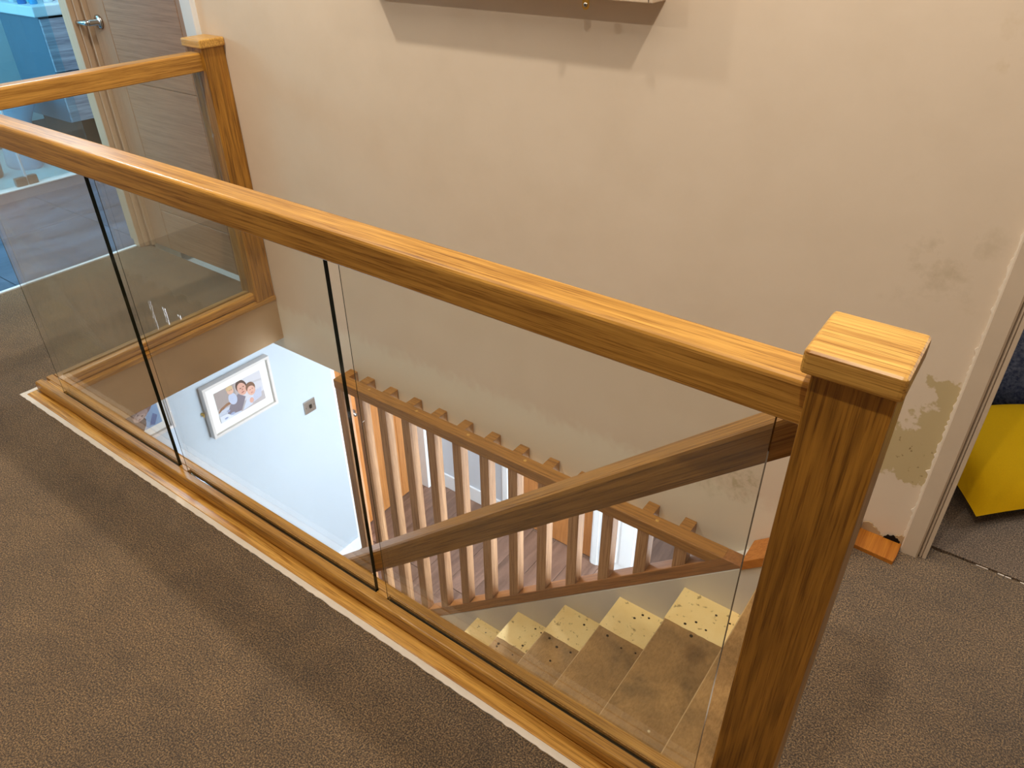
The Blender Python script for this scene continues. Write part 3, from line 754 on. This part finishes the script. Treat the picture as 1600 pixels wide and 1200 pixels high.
S2 = [('r', (178,196,214), 0, 1, 0, 1), ('p', (96,82,86), [(.2,0),(.70,0),(.80,.22),(.66,.62),(.2,.8)]), ('p', (140,176,218), [(.74,0),(1,0),(1,1),(.84,1),(.80,.4)]),
      ('e', (134,112,114), .76, .52, .13, .22, -.7), ('e', (176,154,152), .72, .42, .10, .15, -.7), ('e', (196,172,166), .72, .38, .06, .09, -.7),
      ('e', (86,66,66), .68, .46, .014, .014, 0), ('e', (86,66,66), .74, .40, .014, .014, 0), ('e', (150,100,100), .69, .34, .02, .014, .3), ('p', (96,120,170), [(.80,.06),(.88,.02),(.96,.24),(.90,.34)]), ('e', (226,232,240), .90, .62, .03, .05, .4)]
frame('picture_frame', 'white framed print of an adult and two children on the pale blue wall', .785, 1.195, -.957, -.650, (.062, .062), S1)
frame('picture_frame', 'white framed print partly hidden under the far corner of the base rail', .20, .612, -.765, -.455, (.05, .055), S2)
sw = thing('light_switch', 'small satin steel switch plate on the pale blue wall', 'light switch', (-3.0, 1.413, -1.118))
bm = B(); box(bm, -3.0, -2.992, 1.373, 1.455, -1.160, -1.076, .002); obj('plate', bm, M_steel, sw)
bm = B(); box(bm, -2.993, -2.986, 1.408, 1.424, -1.13, -1.106, .002); obj('rocker', bm, M_dark, sw)
for dy in (.012, .07):
    bm = B(); lathe(bm, (-2.992, 1.373+dy, -1.118), [(.003, 0), (.002, .001)], 8, axis=0); obj('screw', bm, M_dark, sw)
bm = B(); lathe(bm, (-3.0, .772, -.80), [(.008, 0), (.008, .004), (.005, .02)], 12, axis=0); box(bm, -2.99, -2.984, .768, .776, -.815, -.795, .001)
tag(obj('wall_hook', bm, M_brass), 'tiny brass hook at the left edge of the larger framed print', 'hook')

# ------------------------------------------------------------------ bathroom fittings
bm = B(); box(bm, -4.535, -4.465, -.6, 1.50, -.003, .052, .002)
kb = obj('shower_kerb', bm, paint('grey_kerb_face', lin(138, 150, 172), .4, 0))
bm = B(); box(bm, -4.535, -4.460, -.6, 1.50, .052, .060, .003); obj('white_rim', bm, M_white_clean, kb)
tag(kb, 'white kerb of the shower tray seen through the bathroom doorway', 'shower kerb')
M_tray = mat('shower_tray_acrylic', .25, .5, lin(222, 240, 244))[0]
bm = B(); box(bm, -5.45, -4.536, -.6, 1.30, -.002, .035, .004); tag(obj('shower_tray', bm, M_tray), 'bright pale shower tray behind the kerb', 'shower tray')
ss = thing('shower_screen', 'tinted glass shower screen standing on the white kerb', 'shower screen', (-4.50, .5, .058))
for a, b_ in ((-.55, .925), (.935, 1.32)):
    bm = B(); box(bm, -4.504, -4.496, a, b_, .068, 1.95); obj('glass_pane', bm, M_shglass, ss)
M_bronze = mat('brushed_bronze_clamp', .4, .5, lin(126, 112, 104), .6)[0]
bm = B(); box(bm, -4.516, -4.484, .87, .928, .0605, .106, .003); box(bm, -4.516, -4.484, .932, .985, .0605, .106, .003); obj('clamp', bm, M_bronze, ss)
bm = B(); box(bm, -4.512, -4.488, .925, .935, .0605, 1.95, .002); obj('edge_seal', bm, mat('pale_seal', .3, .5, lin(190, 214, 232))[0], ss)

def vanwood():
    M, nt, b = mat('grey_wood_laminate', .4, .5)
    v = pos(nt, (1, .06, 1))
    c = ramp(nt, noise(nt, v, 55, 5, .65, .3), [(.30, lin(120, 116, 130)), (.52, lin(172, 168, 182)), (.72, lin(210, 206, 216))])
    L(nt, c, b.inputs['Base Color']); return M
M_van = vanwood()
vu = thing('vanity_unit', 'grey wood-grain vanity unit with drawers under a white basin in the bathroom', 'vanity unit', (-5.0, 1.7, .25))
bm = B(); box(bm, -5.25, -4.77, 1.385, 2.09, .26, .835, .002); obj('body', bm, mat('blue_grey_side_panel', .45, .4, lin(88, 114, 134))[0], vu)
for a, b_ in ((.265, .540), (.547, .825)):
    bm = B(); box(bm, -4.771, -4.752, 1.387, 2.088, a, b_, .002); obj('drawer', bm, M_van, vu)
bm = B(); box(bm, -4.772, -4.762, 1.387, 2.088, .825, .837); obj('shadow_gap', bm, M_black, vu)
bm = B(); box(bm, -5.25, -4.745, 1.36, 2.09, .837, .893, .008, 3); obj('basin', bm, M_white_clean, vu)
bm = B(); box(bm, -5.2, -4.80, 1.42, 2.08, 0, .26); obj('plinth', bm, M_black, vu)
bott = [((-4.86, 1.43), (60,170,225), .021, .17, 'blue bottle nearest the front of the basin'), ((-4.93, 1.40), (40,120,190), .024, .21, 'darker blue bottle at the corner of the basin'),
        ((-4.98, 1.47), (120,220,235), .020, .15, 'pale cyan bottle behind the blue ones'), ((-4.88, 1.52), (225,240,245), .026, .12, 'white tub in the middle of the basin shelf'),
        ((-4.95, 1.58), (50,90,140), .018, .19, 'navy bottle right of the white tub'), ((-5.06, 1.41), (210,225,235), .022, .20, 'white tall bottle at the back corner of the basin')]
for (x, y), c, r, h, lab in bott:
    t = thing('toiletry_bottle', lab, 'bottle', (x, y, .893), 'toiletries on the basin')
    m_ = mat('bottle_plastic', .25, .5, lin(*c))[0]
    bm = B(); lathe(bm, (x, y, .893), [(r*.9, 0), (r, .006), (r, h*.72), (r*.5, h*.82), (r*.45, h*.86)], 16); obj('body', bm, m_, t)
    bm = B(); lathe(bm, (x, y, .893), [(r*.55, h*.86), (r*.55, h), (r*.4, h*1.02)], 14); obj('lid', bm, M_white_clean, t)
# toilet and bin beyond the shower glass
tl = thing('toilet', 'white toilet pan with a rounded foot beyond the shower glass', 'toilet', (-4.95, 1.08, .035))
def pan(bm, cx, cy, z, prof):
    rings = []
    for sx, sy, h in prof:
        rings.append([bm.verts.new((cx + sx*math.cos(t), cy + sy*math.sin(t), z+h)) for t in [2*math.pi*k/24 for k in range(24)]])
    fs = []
    for a, b_ in zip(rings, rings[1:]):
        for i in range(24): fs.append(bm.faces.new((a[i], a[(i+1)%24], b_[(i+1)%24], b_[i])))
    fs += [bm.faces.new(rings[0][::-1]), bm.faces.new(rings[-1])]
    bmesh.ops.recalc_face_normals(bm, faces=fs)
    for f in fs: f.smooth = True
bm = B(); pan(bm, -4.98, 1.13, .035, [(.15, .085, 0), (.15, .085, .02), (.13, .075, .12), (.17, .11, .27), (.22, .16, .36), (.22, .16, .38)])
obj('pan', bm, mat('sanitary_ware', .2, .5, lin(170, 196, 222))[0], tl)
bm = B(); pan(bm, -4.99, 1.13, .415, [(.225, .165, 0), (.225, .165, .018), (.21, .15, .025)]); obj('seat_lid', bm, M_white_clean, tl)
bn = thing('waste_bin', 'small dark brown round bin left of the toilet', 'bin', (-4.86, .85, .035))
bm = B(); lathe(bm, (-4.88, .90, .035), [(.052, 0), (.060, .01), (.066, .10), (.068, .14), (.060, .14), (.056, .02)], 20); obj('body', bm, mat('bin_brown', .5, .4, lin(84, 62, 60))[0], bn)

# ------------------------------------------------------------------ side room: yellow cushion, blue blanket
def fabric(name, c1, c2, sc_=300, b_amt=.5):
    M, nt, b = mat(name, .9, .15)
    v = pos(nt)
    n = noise(nt, v, sc_, 3, .7)
    L(nt, ramp(nt, n, [(.35, c1), (.65, c2)]), b.inputs['Base Color']); bump(nt, b, n, b_amt, .003); return M
M_yel = fabric('yellow_cotton', lin(216, 166, 4), lin(226, 178, 8), 500, .15)
M_nav = fabric('navy_underside', lin(40, 56, 74), lin(60, 78, 96), 400, .2)
M_bluef = fabric('blue_fleece', lin(74, 90, 132), lin(138, 152, 190), 90, .9)
cu = thing('cushion', 'bright yellow cushion with a navy underside on the carpet beyond the right doorway', 'cushion', (.3, 1.3, 0))
K = Vector((.222, 1.075)); U = Vector((.72, .70)).normalized(); V_ = Vector((-.62, .78)).normalized()
def cushion(bm, half, lu, lv, th, z0, tilt):
    n = 20; g = []
    for i in range(n+1):
        row = []
        for j in range(n+1):
            u, v = i/n, j/n
            a, c = 2*u-1, 2*v-1
            pin = 1 - .055*((1-a*a)*abs(c)**3)   # gently waisted edges
            h = max(0, (1-abs(a)**3.2)*(1-abs(c)**3.2))**.5
            p = K + U*(lu*(.5+a*.5*(1-.05*(1-c*c)*abs(a)**3))) + V_*(lv*(.5+c*.5*(1-.05*(1-a*a)*abs(c)**3)))
            z = z0 + tilt*v + half*th*h + .004*math.sin(9*u+4*v)*h
            row.append(bm.verts.new((p.x, p.y, z)))
        g.append(row)
    fs = []
    for i in range(n):
        for j in range(n): fs.append(bm.faces.new((g[i][j], g[i+1][j], g[i+1][j+1], g[i][j+1])))
    for f in fs: f.smooth = True
    bmesh.ops.recalc_face_normals(bm, faces=fs)
bm = B(); cushion(bm, 1, .44, .38, .085, .046, .03); obj('yellow_face', bm, M_yel, cu)['label'] = 'yellow upper cover'
bm = B(); cushion(bm, -1, .462, .40, .046, .045, .03); obj('navy_face', bm, M_nav, cu)['label'] = 'navy lower cover'
bm = B(); rnd = random.Random(4)
n, m_ = 34, 14; g = []
for i in range(n+1):
    row = []
    for j in range(m_+1):
        x = .0 + 1.3*i/n; s = j/m_
        if s < .45: y, z = 1.74 + .012*math.sin(x*21), .0 + .55*(s/.45)
        else: y, z = 1.74 + 1.02*(s-.45)/.55, .55 + .02*math.sin(x*9+s*8)
        row.append(bm.verts.new((x + rnd.uniform(-.004, .004), y + rnd.uniform(-.004, .004), z+.003)))
    g.append(row)
fs = []
for i in range(n):
    for j in range(m_): fs.append(bm.faces.new((g[i][j], g[i+1][j], g[i+1][j+1], g[i][j+1])))
for f in fs: f.smooth = True
bmesh.ops.recalc_face_normals(bm, faces=fs)
r = bmesh.ops.solidify(bm, geom=fs, thickness=.012)
tag(obj('blanket', bm, M_bluef), 'blue fleece blanket hanging over the bed behind the yellow cushion', 'blanket')
bd = thing('bed', 'low bed hidden under the blue fleece blanket', 'bed', (.6, 2.2, 0))
bm = B(); box(bm, .03, 1.27, 1.79, 2.74, .02, .30, .01); obj('base', bm, M_greyblue, bd)
bm = B(); box(bm, .03, 1.27, 1.785, 2.74, .30, .525, .03, 3); obj('mattress', bm, M_white_clean, bd)
